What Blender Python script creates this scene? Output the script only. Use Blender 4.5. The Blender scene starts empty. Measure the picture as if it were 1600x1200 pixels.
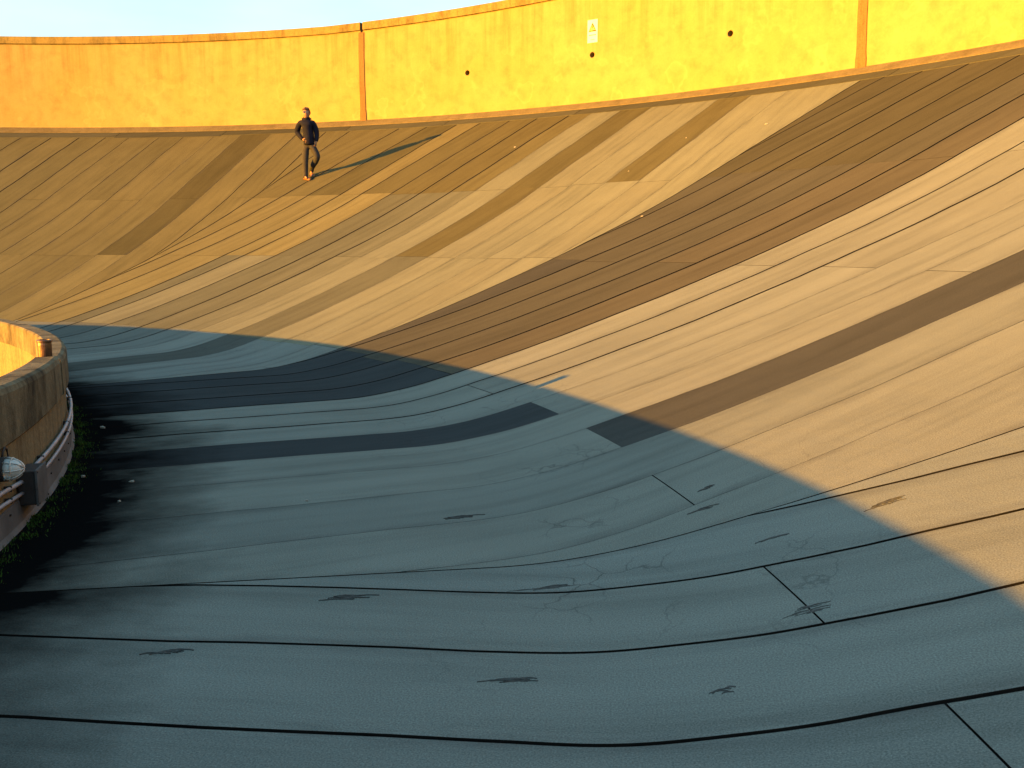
import bpy, bmesh, math, random
from mathutils import Vector, Matrix
R_ = math.radians
random.seed(7)
scene = bpy.context.scene
COL = scene.collection

# ------------------------------------------------------------------ camera
cam_data = bpy.data.cameras.new('camera')
cam_data.sensor_fit = 'HORIZONTAL'; cam_data.sensor_width = 36.0
cam_data.lens = 36.0 * 1440.5 / 1600.0
cam_data.clip_start = 0.05; cam_data.clip_end = 6000
cam = bpy.data.objects.new('camera', cam_data); COL.objects.link(cam)
cam.location = (0, 0, 1.49)
cam.rotation_euler = (math.pi / 2 - 0.14879, 0, 0)
scene.camera = cam

# ------------------------------------------------------------------ sky, sun, exposure
SUN_AZ, SUN_EL = -118.0, 7.2          # azimuth clockwise from +Y, elevation
world = bpy.data.worlds.new('World'); scene.world = world; world.use_nodes = True
wn = world.node_tree.nodes; wl = world.node_tree.links
bg = wn['Background']
sky = wn.new('ShaderNodeTexSky'); sky.sky_type = 'NISHITA'; sky.sun_disc = False
sky.sun_elevation = R_(SUN_EL); sky.sun_rotation = R_(SUN_AZ)
sky.air_density = 1.0; sky.dust_density = 1.0; sky.ozone_density = 1.0
# thin bright veil of high cloud over the whole sky, broken up by noise
tcw = wn.new('ShaderNodeTexCoord'); mpw = wn.new('ShaderNodeMapping'); mpw.inputs['Scale'].default_value = (1.2, 1.2, 4.0)
nzw = wn.new('ShaderNodeTexNoise'); nzw.inputs['Scale'].default_value = 2.2; nzw.inputs['Detail'].default_value = 6
rpw = wn.new('ShaderNodeValToRGB'); rpw.color_ramp.elements[0].position = 0.3; rpw.color_ramp.elements[0].color = (0.66, 1.58, 1.9, 1)
rpw.color_ramp.elements[1].position = 0.7; rpw.color_ramp.elements[1].color = (1.55, 2.65, 3.1, 1)
wl.new(tcw.outputs['Generated'], mpw.inputs[0]); wl.new(mpw.outputs[0], nzw.inputs['Vector']); wl.new(nzw.outputs['Fac'], rpw.inputs[0])
adw = wn.new('ShaderNodeMix'); adw.data_type = 'RGBA'; adw.blend_type = 'ADD'; adw.inputs[0].default_value = 1.0
wl.new(sky.outputs[0], adw.inputs[6]); wl.new(rpw.outputs[0], adw.inputs[7])
wl.new(adw.outputs[2], bg.inputs[0]); bg.inputs[1].default_value = 0.0415
sun_d = bpy.data.lights.new('sun', 'SUN'); sun_d.energy = 5.0; sun_d.angle = R_(0.5)
sun_d.color = (1.0, 0.395, 0.01)
sun = bpy.data.objects.new('sun', sun_d); COL.objects.link(sun)
to_sun = Vector((math.sin(R_(SUN_AZ)) * math.cos(R_(SUN_EL)), math.cos(R_(SUN_AZ)) * math.cos(R_(SUN_EL)), math.sin(R_(SUN_EL))))
sun.rotation_euler = (-to_sun).to_track_quat('-Z', 'Y').to_euler()
sun.location = to_sun * 60
scene.view_settings.view_transform = 'Standard'; scene.view_settings.look = 'None'
scene.view_settings.gamma = 1.0; scene.view_settings.use_curve_mapping = False
scene.view_settings.exposure = 2.9

# ------------------------------------------------------------------ geometry of the place
CX, CY = -14.187, 1.967               # centre of the curve
RI, RO, R0 = 11.88, 28.12, 14.25     # inner wall face, outer wall face, foot of the bank
KT = [0, .03, .07, .13, .22, .4, .6, .8, 1.0]
SL = [0, .120, .238, .270, .312, .358, .447, .444, .432]
def zprof(r):
    L = RO - R0; t = min(max((r - R0) / L, 0), 1.0); z = 0
    for k in range(8):
        a, b = KT[k], KT[k + 1]; u = min(max(t, a), b) - a
        z += SL[k] * u + (SL[k + 1] - SL[k]) * u * u / (2 * (b - a))
    if r > RO: z += SL[-1] * (r - RO) / L
    return z * L
def P(r, deg, dz=0.0):
    a = R_(deg); return (CX + r * math.cos(a), CY + r * math.sin(a), zprof(r) + dz)
def PC(r, deg, z):
    a = R_(deg); return (CX + r * math.cos(a), CY + r * math.sin(a), z)
def lerp_tab(tab, x):
    if x <= tab[0][0]: return tab[0][1]
    for (a, b), (c, d) in zip(tab, tab[1:]):
        if x <= c: return b + (d - b) * (x - a) / (c - a)
    return tab[-1][1]

# ------------------------------------------------------------------ helpers
def link(name, me, mat=None, parent=None):
    o = bpy.data.objects.new(name, me); COL.objects.link(o)
    if mat is not None: me.materials.append(mat)
    if parent is not None: o.parent = parent
    return o
def mesh(name, vs, fs, mat=None, parent=None, smooth=False):
    me = bpy.data.meshes.new(name); me.from_pydata(vs, [], fs); me.update()
    if smooth: me.polygons.foreach_set('use_smooth', [True] * len(me.polygons))
    return link(name, me, mat, parent)
def from_bm(name, bm, mat=None, parent=None, smooth=False):
    bmesh.ops.recalc_face_normals(bm, faces=bm.faces)
    me = bpy.data.meshes.new(name); bm.to_mesh(me); bm.free()
    if smooth: me.polygons.foreach_set('use_smooth', [True] * len(me.polygons))
    return link(name, me, mat, parent)
def tag(o, label, cat, group=None):
    o['label'] = label; o['category'] = cat
    if group: o['group'] = group
    return o
def empty(name, loc=(0, 0, 0)):
    o = bpy.data.objects.new(name, None); COL.objects.link(o); o.location = loc; o.empty_display_size = 0.2
    return o
def frange(a, b, step):
    n = max(1, int(math.ceil((b - a) / step - 1e-9))); return [a + (b - a) * i / n for i in range(n + 1)]
def sweep(name, ring, a0, a1, step, mat, parent=None, smooth_angle=None):
    """closed section ring [(r, z or callable(deg))] swept round the centre from a0 to a1 degrees"""
    angs = frange(a0, a1, step); n = len(ring); vs = []; fs = []
    for a in angs:
        for r, z in ring:
            vs.append(PC(r, a, z(a) if callable(z) else z))
    for i in range(len(angs) - 1):
        for k in range(n):
            k2 = (k + 1) % n
            fs.append((i * n + k, (i + 1) * n + k, (i + 1) * n + k2, i * n + k2))
    fs.append(tuple(range(n))); fs.append(tuple((len(angs) - 1) * n + k for k in reversed(range(n))))
    bm = bmesh.new(); vv = [bm.verts.new(v) for v in vs]
    for f in fs: bm.faces.new([vv[i] for i in f])
    return from_bm(name, bm, mat, parent)
def tube_bm(bm, pts, rad, seg=10, cap=True):
    rings = []
    for i, p in enumerate(pts):
        p = Vector(p); d = (Vector(pts[min(i + 1, len(pts) - 1)]) - Vector(pts[max(i - 1, 0)])).normalized()
        up = Vector((0, 0, 1)) if abs(d.z) < 0.9 else Vector((1, 0, 0))
        u = d.cross(up).normalized(); v = u.cross(d)
        rr = rad[i] if isinstance(rad, (list, tuple)) else rad
        rings.append([bm.verts.new(p + (u * math.cos(2 * math.pi * k / seg) + v * math.sin(2 * math.pi * k / seg)) * rr) for k in range(seg)])
    for a, b in zip(rings, rings[1:]):
        for k in range(seg): bm.faces.new((a[k], a[(k + 1) % seg], b[(k + 1) % seg], b[k]))
    if cap:
        bm.faces.new(rings[0][::-1]); bm.faces.new(rings[-1])
def box_bm(bm, cx, cy, cz, sx, sy, sz, M=None):
    vs = []
    for x in (-1, 1):
        for y in (-1, 1):
            for z in (-1, 1):
                p = Vector((cx + x * sx / 2, cy + y * sy / 2, cz + z * sz / 2))
                vs.append(bm.verts.new(M @ p if M else p))
    for f in ((0, 1, 3, 2), (4, 6, 7, 5), (0, 4, 5, 1), (2, 3, 7, 6), (0, 2, 6, 4), (1, 5, 7, 3)):
        bm.faces.new([vs[i] for i in f])
def frame_at(r, deg, z):
    """local frame on a wall: x tangential, y outward from the centre, z up"""
    a = R_(deg); t = Vector((-math.sin(a), math.cos(a), 0)); n = Vector((math.cos(a), math.sin(a), 0))
    M = Matrix((t, n, Vector((0, 0, 1)))).transposed().to_4x4(); M.translation = Vector(PC(r, deg, z)); return M

# ------------------------------------------------------------------ materials
class NT:
    def __init__(s, name, rough=0.9, spec=0.2):
        s.m = bpy.data.materials.new(name); s.m.use_nodes = True; s.t = s.m.node_tree
        s.b = s.t.nodes['Principled BSDF']; s.b.inputs['Roughness'].default_value = rough
        s.b.inputs['Specular IOR Level'].default_value = spec
    def n(s, typ, **kw):
        nd = s.t.nodes.new(typ)
        for k, v in kw.items():
            if k.startswith('i_'):
                key = k[2:]; key = int(key) if key.isdigit() else key.replace('_', ' ')
                nd.inputs[key].default_value = v
            else: setattr(nd, k, v)
        return nd
    def l(s, a, b): s.t.links.new(a, b)
    def ramp(s, fac, stops):
        r = s.n('ShaderNodeValToRGB'); e = r.color_ramp.elements
        while len(e) < len(stops): e.new(0.5)
        for el, (p, c) in zip(e, stops):
            el.position = p; el.color = (c, c, c, 1) if not isinstance(c, tuple) else (*c, 1)
        s.l(fac, r.inputs[0]); return r.outputs[0]
    def mix(s, fac, a, b, typ='MIX'):
        m = s.n('ShaderNodeMix', data_type='RGBA', blend_type=typ)
        for sock, v in ((m.inputs[0], fac), (m.inputs[6], a), (m.inputs[7], b)):
            if hasattr(v, 'links'): s.l(v, sock)
            elif isinstance(v, tuple): sock.default_value = (*v, 1)
            else: sock.default_value = v
        return m.outputs[2]
    def math(s, op, a, b=None):
        m = s.n('ShaderNodeMath', operation=op)
        for sock, v in ((m.inputs[0], a), (m.inputs[1], b)):
            if v is None: continue
            if hasattr(v, 'links'): s.l(v, sock)
            else: sock.default_value = v
        return m.outputs[0]
    def noise(s, vec, scale, detail=4, rough=0.55):
        nd = s.n('ShaderNodeTexNoise', i_Scale=scale, i_Detail=detail, i_Roughness=rough)
        if vec is not None: s.l(vec, nd.inputs['Vector'])
        return nd.outputs['Fac']
    def mapped(s, vec, scale):
        mp = s.n('ShaderNodeMapping'); s.l(vec, mp.inputs[0]); mp.inputs['Scale'].default_value = scale; return mp.outputs[0]
    def bump(s, h, strength, dist=0.01):
        b = s.n('ShaderNodeBump'); b.inputs['Strength'].default_value = strength; b.inputs['Distance'].default_value = dist
        s.l(h, b.inputs['Height']); s.l(b.outputs[0], s.b.inputs['Normal'])

def mat_membrane():
    k = NT('bitumen_membrane', 1.0, 0.0)
    uv = k.n('ShaderNodeUVMap', uv_map='metres').outputs[0]      # x radius, y arc length
    ed = k.n('ShaderNodeUVMap', uv_map='across').outputs[0]      # y 0..1 across the strip
    oi = k.n('ShaderNodeObjectInfo'); col = oi.outputs['Color']
    off = k.n('ShaderNodeVectorMath', operation='ADD'); k.l(uv, off.inputs[0])
    cmb = k.n('ShaderNodeCombineXYZ'); k.l(k.math('MULTIPLY', oi.outputs['Random'], 37.0), cmb.inputs[1]); k.l(cmb.outputs[0], off.inputs[1])
    v = off.outputs[0]
    streak = k.noise(k.mapped(v, (0.35, 5.0, 1)), 1.0, 5, 0.6)
    blot = k.noise(k.mapped(v, (0.8, 1.6, 1)), 1.0, 5, 0.6)
    grain = k.noise(uv, 150, 2, 0.7)
    c = k.mix(1.0, col, k.ramp(streak, [(0.28, 0.80), (0.5, 1.0), (0.75, 1.09)]), 'MULTIPLY')
    c = k.mix(1.0, c, k.ramp(blot, [(0.25, 0.88), (0.55, 1.0), (0.8, 1.07)]), 'MULTIPLY')
    c = k.mix(1.0, c, k.ramp(grain, [(0.3, 0.68), (0.5, 1.0), (0.68, 1.3), (0.8, 2.0)]), 'MULTIPLY')
    # dirt gathered along the lap edges
    se = k.n('ShaderNodeSeparateXYZ'); k.l(ed, se.inputs[0])
    d = k.math('ABSOLUTE', k.math('SUBTRACT', se.outputs[1], 0.5))
    en = k.noise(k.mapped(v, (1.3, 7, 1)), 1.0, 4, 0.7)
    e = k.math('MULTIPLY', k.ramp(d, [(0.36, 0.0), (0.5, 1.0)]), k.ramp(en, [(0.42, 0.0), (0.68, 0.55)]))
    c = k.mix(e, c, (0.035, 0.036, 0.038))
    # cracks near the foot of the bank
    sp = k.n('ShaderNodeSeparateXYZ'); k.l(ed, sp.inputs[0])
    wv = k.n('ShaderNodeVectorMath', operation='ADD'); k.l(uv, wv.inputs[0])
    nz = k.n('ShaderNodeTexNoise', i_Scale=3.0, i_Detail=4.0); k.l(uv, nz.inputs['Vector'])
    sc = k.n('ShaderNodeVectorMath', operation='SCALE'); sc.inputs['Scale'].default_value = 0.35; k.l(nz.outputs['Color'], sc.inputs[0]); k.l(sc.outputs[0], wv.inputs[1])
    vo = k.n('ShaderNodeTexVoronoi', feature='DISTANCE_TO_EDGE', i_Scale=3.6); k.l(wv.outputs[0], vo.inputs['Vector'])
    crack = k.ramp(vo.outputs['Distance'], [(0.0, 1.0), (0.022, 0.0)])
    zone = k.ramp(k.math('MULTIPLY', k.math('SUBTRACT', sp.outputs[0], 13.6), 0.25), [(0.0, 0.0), (0.22, 1.0), (0.5, 0.5), (0.75, 0.0)])
    cm = k.ramp(k.noise(uv, 0.9, 3), [(0.50, 0.0), (0.64, 1.0)])
    c = k.mix(k.math('MULTIPLY', k.math('MULTIPLY', crack, zone), k.math('MULTIPLY', cm, 0.7)), c, (0.02, 0.021, 0.022))
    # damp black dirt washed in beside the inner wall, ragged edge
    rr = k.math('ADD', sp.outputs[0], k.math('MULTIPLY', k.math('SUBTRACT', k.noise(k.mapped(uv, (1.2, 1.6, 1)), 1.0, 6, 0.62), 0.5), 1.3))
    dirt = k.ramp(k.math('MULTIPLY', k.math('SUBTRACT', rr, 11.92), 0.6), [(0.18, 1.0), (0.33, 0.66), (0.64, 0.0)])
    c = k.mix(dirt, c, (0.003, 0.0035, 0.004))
    k.l(c, k.b.inputs['Base Color'])
    h = k.math('ADD', k.math('MULTIPLY', grain, 0.25), k.math('MULTIPLY', k.noise(uv, 6, 4), 1.0))
    k.bump(h, 0.35, 0.012)
    return k.m
def mat_simple(name, col, rough=0.85, scale=6, lo=0.7, hi=1.2, bump=0.2, spec=0.2, metal=0.0, bdist=0.01):
    k = NT(name, rough, spec); k.b.inputs['Metallic'].default_value = metal
    tc = k.n('ShaderNodeTexCoord').outputs['Object']
    n1 = k.noise(tc, scale, 6, 0.6)
    k.l(k.mix(1.0, col, k.ramp(n1, [(0.25, lo), (0.75, hi)]), 'MULTIPLY'), k.b.inputs['Base Color'])
    if bump: k.bump(k.noise(tc, scale * 5, 5, 0.65), bump, bdist)
    return k.m
def mat_plaster():
    k = NT('ochre_wall_render', 0.9, 0.15)
    g = k.n('ShaderNodeNewGeometry').outputs['Position']
    uv = k.n('ShaderNodeUVMap', uv_map='metres').outputs[0]       # x arc length, y height above the kerb
    sp = k.n('ShaderNodeSeparateXYZ'); k.l(uv, sp.inputs[0])
    big = k.noise(uv, 0.45, 6, 0.62); mid = k.noise(uv, 2.4, 6, 0.65); fine = k.noise(uv, 22, 4, 0.7)
    streak = k.noise(k.mapped(uv, (4.5, 0.22, 1)), 1.0, 5, 0.65)
    c = k.mix(k.ramp(big, [(0.30, 0.0), (0.70, 1.0)]), (0.19, 0.150, 0.055), (0.205, 0.168, 0.075))
    c = k.mix(1.0, c, k.ramp(mid, [(0.25, 0.76), (0.5, 1.0), (0.78, 1.12)]), 'MULTIPLY')
    c = k.mix(1.0, c, k.ramp(fine, [(0.3, 0.93), (0.7, 1.05)]), 'MULTIPLY')
    top = k.ramp(k.math('DIVIDE', sp.outputs[1], 2.9), [(0.25, 0.0), (1.0, 1.0)])
    run = k.math('MULTIPLY', k.ramp(streak, [(0.45, 0.0), (0.72, 1.0)]), top)
    c = k.mix(k.math('MULTIPLY', run, 0.75), c, (0.13, 0.07, 0.02))
    # pale salt blooms with ringed edges
    wv = k.n('ShaderNodeTexNoise', i_Scale=1.1, i_Detail=3.0); k.l(uv, wv.inputs['Vector'])
    ring = k.ramp(wv.outputs['Fac'], [(0.575, 0.0), (0.60, 1.0), (0.635, 0.25), (0.8, 0.1)])
    low = k.ramp(k.math('DIVIDE', sp.outputs[1], 2.9), [(0.0, 0.8), (0.55, 0.5), (0.8, 0.0)])
    c = k.mix(k.math('MULTIPLY', k.math('MULTIPLY', ring, low), 0.28), c, (0.32, 0.26, 0.12))
    k.l(c, k.b.inputs['Base Color'])
    k.bump(k.math('ADD', k.math('MULTIPLY', mid, 1.0), k.math('MULTIPLY', fine, 0.3)), 0.35, 0.02)
    return k.m
def mat_concrete(name, c0, c1, dark, damt=0.6, vs=(5, 5, 0.8)):
    k = NT(name, 0.93, 0.12)
    g = k.n('ShaderNodeNewGeometry').outputs['Position']
    big = k.noise(g, 2.2, 6, 0.65); fine = k.noise(g, 28, 5, 0.7); st = k.noise(k.mapped(g, vs), 1.6, 5, 0.65)
    c = k.mix(k.ramp(big, [(0.3, 0.0), (0.7, 1.0)]), c0, c1)
    c = k.mix(k.math('MULTIPLY', k.ramp(st, [(0.45, 0.0), (0.68, 1.0)]), damt), c, dark)
    c = k.mix(1.0, c, k.ramp(fine, [(0.25, 0.68), (0.5, 1.0), (0.75, 1.25)]), 'MULTIPLY')
    k.l(c, k.b.inputs['Base Color'])
    k.bump(k.math('ADD', fine, k.math('MULTIPLY', big, 2.0)), 0.5, 0.012)
    return k.m
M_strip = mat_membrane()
M_bitumen = mat_simple('black_bitumen', (0.007, 0.007, 0.007), 1.0, 4, 0.6, 1.4, 0.4, 0.0)
M_plaster = mat_plaster()
M_wrinkle = mat_simple('worn_dark_felt', (0.034, 0.038, 0.039), 0.95, 60, 0.6, 1.5, 0.3)
M_coping = mat_concrete('weathered_ochre_coping', (0.14, 0.11, 0.04), (0.165, 0.135, 0.055), (0.04, 0.034, 0.016), 0.65, (3, 3, 1))
M_kerb = mat_concrete('pale_kerb_concrete', (0.085, 0.072, 0.04), (0.105, 0.09, 0.052), (0.045, 0.038, 0.02), 0.5, (2, 2, 2))
M_icope = mat_concrete('mossy_dark_coping_concrete', (0.075, 0.066, 0.040), (0.13, 0.115, 0.075), (0.009, 0.008, 0.005), 0.9, (2.4, 2.4, 1.1))
M_iwall = mat_concrete('tan_wall_concrete', (0.125, 0.10, 0.056), (0.155, 0.128, 0.075), (0.045, 0.034, 0.02), 0.6, (6, 6, 0.5))
M_flash = mat_simple('grey_metal_flashing', (0.065, 0.072, 0.08), 0.7, 5, 0.5, 1.4, 0.15, 0.2)
M_pipe = mat_simple('grey_conduit', (0.20, 0.21, 0.25), 0.5, 8, 0.75, 1.2, 0.05, 0.4)
M_black = mat_simple('black_fitting', (0.02, 0.02, 0.022), 0.6, 12, 0.7, 1.4, 0.1)
M_cover = mat_concrete('brown_joint_cover', (0.12, 0.07, 0.03), (0.14, 0.085, 0.038), (0.075, 0.038, 0.016), 0.5, (8, 8, 0.6))
M_gap = mat_simple('dark_joint_filler', (0.085, 0.055, 0.03), 0.9, 6, 0.6, 1.3, 0.2)
M_roof = mat_simple('courtyard_roof_felt', (0.12, 0.12, 0.12), 0.95, 2, 0.7, 1.2, 0.3)
M_ground = mat_simple('far_ground_earth', (0.12, 0.11, 0.09), 0.95, 0.05, 0.7, 1.2, 0.0)

# ------------------------------------------------------------------ the track: base sheet
A_LO, A_HI = -32.0, 113.0
RL = frange(11.80, 14.1, 0.3) + frange(14.1, 15.5, 0.05)[1:] + frange(15.5, 28.2, 0.25)[1:]
angs = frange(A_LO, A_HI, 0.5); nR = len(RL)
vs = [P(r, a) for a in angs for r in RL]
fs = [(i * nR + j, i * nR + j + 1, (i + 1) * nR + j + 1, (i + 1) * nR + j) for i in range(len(angs) - 1) for j in range(nR - 1)]
track = mesh('track', vs, fs, M_bitumen, None, True); track['kind'] = 'structure'

# ------------------------------------------------------------------ the roofing-felt strips, five fans of parallel rolls
def seam(*nodes, g=0.0025):
    """plan polyline through (radius, polar degrees) nodes, g = open joint width"""
    pts = [(r, (r * math.cos(R_(a)), r * math.sin(R_(a)))) for r, a in nodes]
    ph = random.uniform(0, 6.28)
    def f(r):
        k = 0
        while k < len(pts) - 2 and r > pts[k + 1][0]: k += 1
        (_, p), (_, q) = pts[k], pts[k + 1]
        dx, dy = q[0] - p[0], q[1] - p[1]; L = math.hypot(dx, dy); dx /= L; dy /= L
        b = p[0] * dx + p[1] * dy; c = p[0] ** 2 + p[1] ** 2 - r * r
        t = -b + math.sqrt(max(b * b - c, 0))
        a = math.degrees(math.atan2(p[1] + dy * t, p[0] + dx * t))
        w = 0.007 * math.sin(1.9 * r + ph) + 0.005 * math.sin(4.7 * r + 2 * ph) + 0.0025 * math.sin(11 * r + 3 * ph)
        return a + math.degrees(w / r)
    f.g = g
    return f
def sl(th, off, g=0.0025):
    pol = lambda r: th + math.degrees(math.asin(max(-1, min(1, off / r))))
    return seam((12.0, pol(12.0)), (28.2, pol(28.2)), g=g)
def radial(a, g=0.012): return seam((12.0, a), (28.2, a), g=g)
CUTS = [11.95, 15.40, 19.07, 22.60, 27.52]
LIGHT = (0.113, 0.130, 0.125)
def strip_piece(s0, s1, lo, hi, ra, rb, tone, ga, gb, lift):
    rs = [ra + ga] + [r for r in RL if ra + ga + 0.02 < r < rb - gb - 0.02] + [rb - gb]
    NU = 4; rows = []
    for r in rs:
        a0, a1 = max(s0(r), lo), min(s1(r), hi)
        wd = 1 + 0.75 * min(max((r - 15) / 3, 0), 1); g0 = math.degrees(s0.g * wd / 2 / r); g1 = math.degrees(s1.g * wd / 2 / r)
        wq = a1 - a0; a0 += min(g0, 0.15 * wq); a1 -= min(g1, 0.15 * wq)
        rows.append((r, a0, a1))
    full = lambda r: min(s1(r), hi) - max(s0(r), lo)
    extra = []
    for q, w_ in zip(rows, rows[1:]):
        fa, fb = full(q[0]), full(w_[0])
        if (fa > 0) != (fb > 0):
            x0, x1 = q[0], w_[0]
            for _ in range(30):
                xm = (x0 + x1) / 2
                if (full(xm) > 0) == (fa > 0): x0 = xm
                else: x1 = xm
            rt = x0 if fa > 0 else x1
            rt = rt - 0.004 if fa > 0 else rt + 0.004
            am, bm_ = max(s0(rt), lo), min(s1(rt), hi); extra.append((rt, am, max(bm_, am + math.degrees(0.0025 / rt))))
    rows = sorted(rows + extra)
    rows = [q for q in rows if q[2] - q[1] > math.degrees(0.002 / q[0])]
    if len(rows) < 2: return None
    vs = []; fs = []; uvs = []; n = NU + 1
    for r, a0, a1 in rows:
        for u in range(n):
            a = a0 + (a1 - a0) * u / NU
            vs.append(P(r, a, 0.006 + lift + ((0.0035 if s0.g >= 0.01 else 0.0004) if a0 > lo + 0.05 else 0.002) * (1 - u / NU))); uvs.append(((r * math.cos(R_(a - (lo + hi) / 2)), r * math.sin(R_(a - (lo + hi) / 2)) + lo), (r, u / NU)))
    m = len(rows)
    for i in range(m - 1):
        for u in range(NU): fs.append((i * n + u, (i + 1) * n + u, (i + 1) * n + u + 1, i * n + u + 1))
    # edges turned down to the base sheet
    per = [u for u in range(n)] + [i * n + NU for i in range(1, m)] + [(m - 1) * n + u for u in range(NU - 1, -1, -1)] + [i * n for i in range(m - 2, 0, -1)]
    b0 = len(vs)
    for q in per:
        x, y, z = vs[q]; vs.append((x, y, z - 0.0125 - lift)); uvs.append(uvs[q])
    for k in range(len(per)):
        k2 = (k + 1) % len(per); fs.append((per[k], per[k2], b0 + k2, b0 + k))
    me = bpy.data.meshes.new('membrane_strip'); me.from_pydata(vs, [], fs); me.update()
    for name, q in (('metres', 0), ('across', 1)):
        lay = me.uv_layers.new(name=name)
        for lp in me.loops: lay.data[lp.index].uv = uvs[lp.vertex_index][q]
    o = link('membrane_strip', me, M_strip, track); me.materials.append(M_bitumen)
    for pi in range(len(me.polygons) - len(per), len(me.polygons)): me.polygons[pi].material_index = 1
    j = random.uniform(0.95, 1.05); w = random.uniform(-0.012, 0.012)
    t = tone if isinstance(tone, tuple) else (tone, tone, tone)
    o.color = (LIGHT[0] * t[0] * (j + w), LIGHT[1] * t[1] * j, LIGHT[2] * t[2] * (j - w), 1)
    return o
def fan(lo, hi, seams, tones, default=1.0, joints=None):
    """joints: strip index -> cuts (1..3) that show as an open cross joint; None = some of them"""
    seams = [radial(lo)] + seams + [radial(hi)]
    for i in range(len(seams) - 1):
        tn = tones.get(i, (default,) * 4); start = 0; lo_gap = 0.004
        cutr = [CUTS[0] + random.uniform(-0.04, 0.04)] + [CUTS[q] + random.uniform(-0.07, 0.07) for q in (1, 2, 3)] + [CUTS[4]]
        for k in range(4):
            if k == 3: end = True; gap = 0.004
            else:
                shown = (random.random() < (0.0, 0.12, 0.5, 0.55)[k + 1]) if joints is None else (k + 1) in joints.get(i, ())
                end = shown or tn[k] != tn[k + 1]; gap = 0.004 if shown else 0.0008
            if end:
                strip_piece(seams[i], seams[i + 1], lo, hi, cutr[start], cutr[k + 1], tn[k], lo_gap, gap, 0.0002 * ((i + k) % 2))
                start = k + 1; lo_gap = gap
S_ = 0.020
LT = (0.98, 0.965, 0.945)
DK, MD = (0.32, 0.30, 0.31), (0.54, 0.50, 0.44)
OL = (0.39, 0.35, 0.31); RD = (0.48, 0.41, 0.345)
# fan 1, nearest the camera
fan(-21.8, 8.7,
    [sl(-5.9, -3.3), sl(-5.8, -2.7), sl(-5.7, -2.1), sl(-5.5, -1.5), sl(-5.4, -0.96), sl(-5.3, -0.4), sl(-5.2, 0.16, S_), sl(-5.1, 0.72, S_), sl(-5.0, 1.28, 0.012),
     sl(-4.9, 1.84, 0.014), sl(-4.6, 2.38, 0.011), sl(-4.3, 2.89, 0.010), sl(-3.5, 3.27, 0.010), sl(-3.0, 3.9, 0.008), sl(-2.6, 4.5), sl(-2.2, 5.1), sl(-2.0, 5.7)],
    {9: (0.86, 0.86, 0.86, 0.86), 10: (0.97, 0.97, 0.97, 0.97), 11: (0.93,) * 4}, 1.0, {9: (1,), 11: (1,), 13: (2,), 15: (2, 3)})
# fan 2
fan(8.7, 39.2,
    [sl(20.6, -4.25, 0.002), sl(20.8, -3.6, 0.002), sl(21.0, -2.95, 0.002), sl(20.9, -2.28, 0.003), sl(20.8, -1.59), sl(20.7, -0.9), sl(20.2, -0.18), sl(21.0, 0.20),
     sl(23.0, 0.29, 0.016), sl(24.2, 0.58, 0.012), sl(25.2, 0.92, 0.016), sl(26.1, 1.34, S_), sl(26.6, 1.94, 0.016), sl(28.0, 2.21, 0.016),
     sl(29.2, 2.56, S_), sl(29.2, 3.45, 0.014), sl(31.6, 3.10, 0.010)],
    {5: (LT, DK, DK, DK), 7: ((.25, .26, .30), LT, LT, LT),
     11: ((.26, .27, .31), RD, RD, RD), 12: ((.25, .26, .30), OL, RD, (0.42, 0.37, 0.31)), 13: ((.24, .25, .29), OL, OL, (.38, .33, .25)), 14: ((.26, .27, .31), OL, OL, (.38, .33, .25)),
     15: ((.31, .32, .36), DK, OL, (.38, .33, .25)), 16: (0.42, DK, OL, (.38, .33, .25)), 17: (0.6, DK, OL, (.38, .33, .25))}, LT,  # top segments browned further, painting in the dimmer warm tone high on the bank
    {3: (1,), 6: (2,), 8: (2,), 9: (1, 3), 10: (2,), 11: (1, 3), 12: (2,), 14: (2,)})
# fan 3
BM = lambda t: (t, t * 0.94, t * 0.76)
BR = lambda t: (t, t * 0.83, t * 0.48)  # strip's own tone plus brown darkening painted in for warm light up the bank
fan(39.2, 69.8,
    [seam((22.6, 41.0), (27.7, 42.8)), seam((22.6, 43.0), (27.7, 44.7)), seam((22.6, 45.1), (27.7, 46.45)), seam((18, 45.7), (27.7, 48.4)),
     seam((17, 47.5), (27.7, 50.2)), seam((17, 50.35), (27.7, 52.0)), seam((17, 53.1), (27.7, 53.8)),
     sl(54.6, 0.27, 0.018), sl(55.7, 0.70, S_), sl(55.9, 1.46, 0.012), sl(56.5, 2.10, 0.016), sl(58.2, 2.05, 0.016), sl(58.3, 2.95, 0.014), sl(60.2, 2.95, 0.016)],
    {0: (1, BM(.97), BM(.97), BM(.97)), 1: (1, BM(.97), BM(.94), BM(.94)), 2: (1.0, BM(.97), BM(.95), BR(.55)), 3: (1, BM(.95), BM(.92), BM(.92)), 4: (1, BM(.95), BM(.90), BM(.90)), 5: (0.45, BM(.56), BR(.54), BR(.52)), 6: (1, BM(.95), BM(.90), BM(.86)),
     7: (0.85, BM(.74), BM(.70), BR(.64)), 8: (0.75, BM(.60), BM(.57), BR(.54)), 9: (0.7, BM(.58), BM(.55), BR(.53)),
     10: (0.6, BM(.88), BR(.90), BR(.54)), 11: (0.6, BM(.58), BR(.84), BR(.76)), 12: (0.75, BR(.88), BR(.80), BR(.50)), 13: (0.8, BR(.84), BR(.76), BR(.64)), 14: (0.8, BR(.80), BR(.74), BR(.62))})
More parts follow.
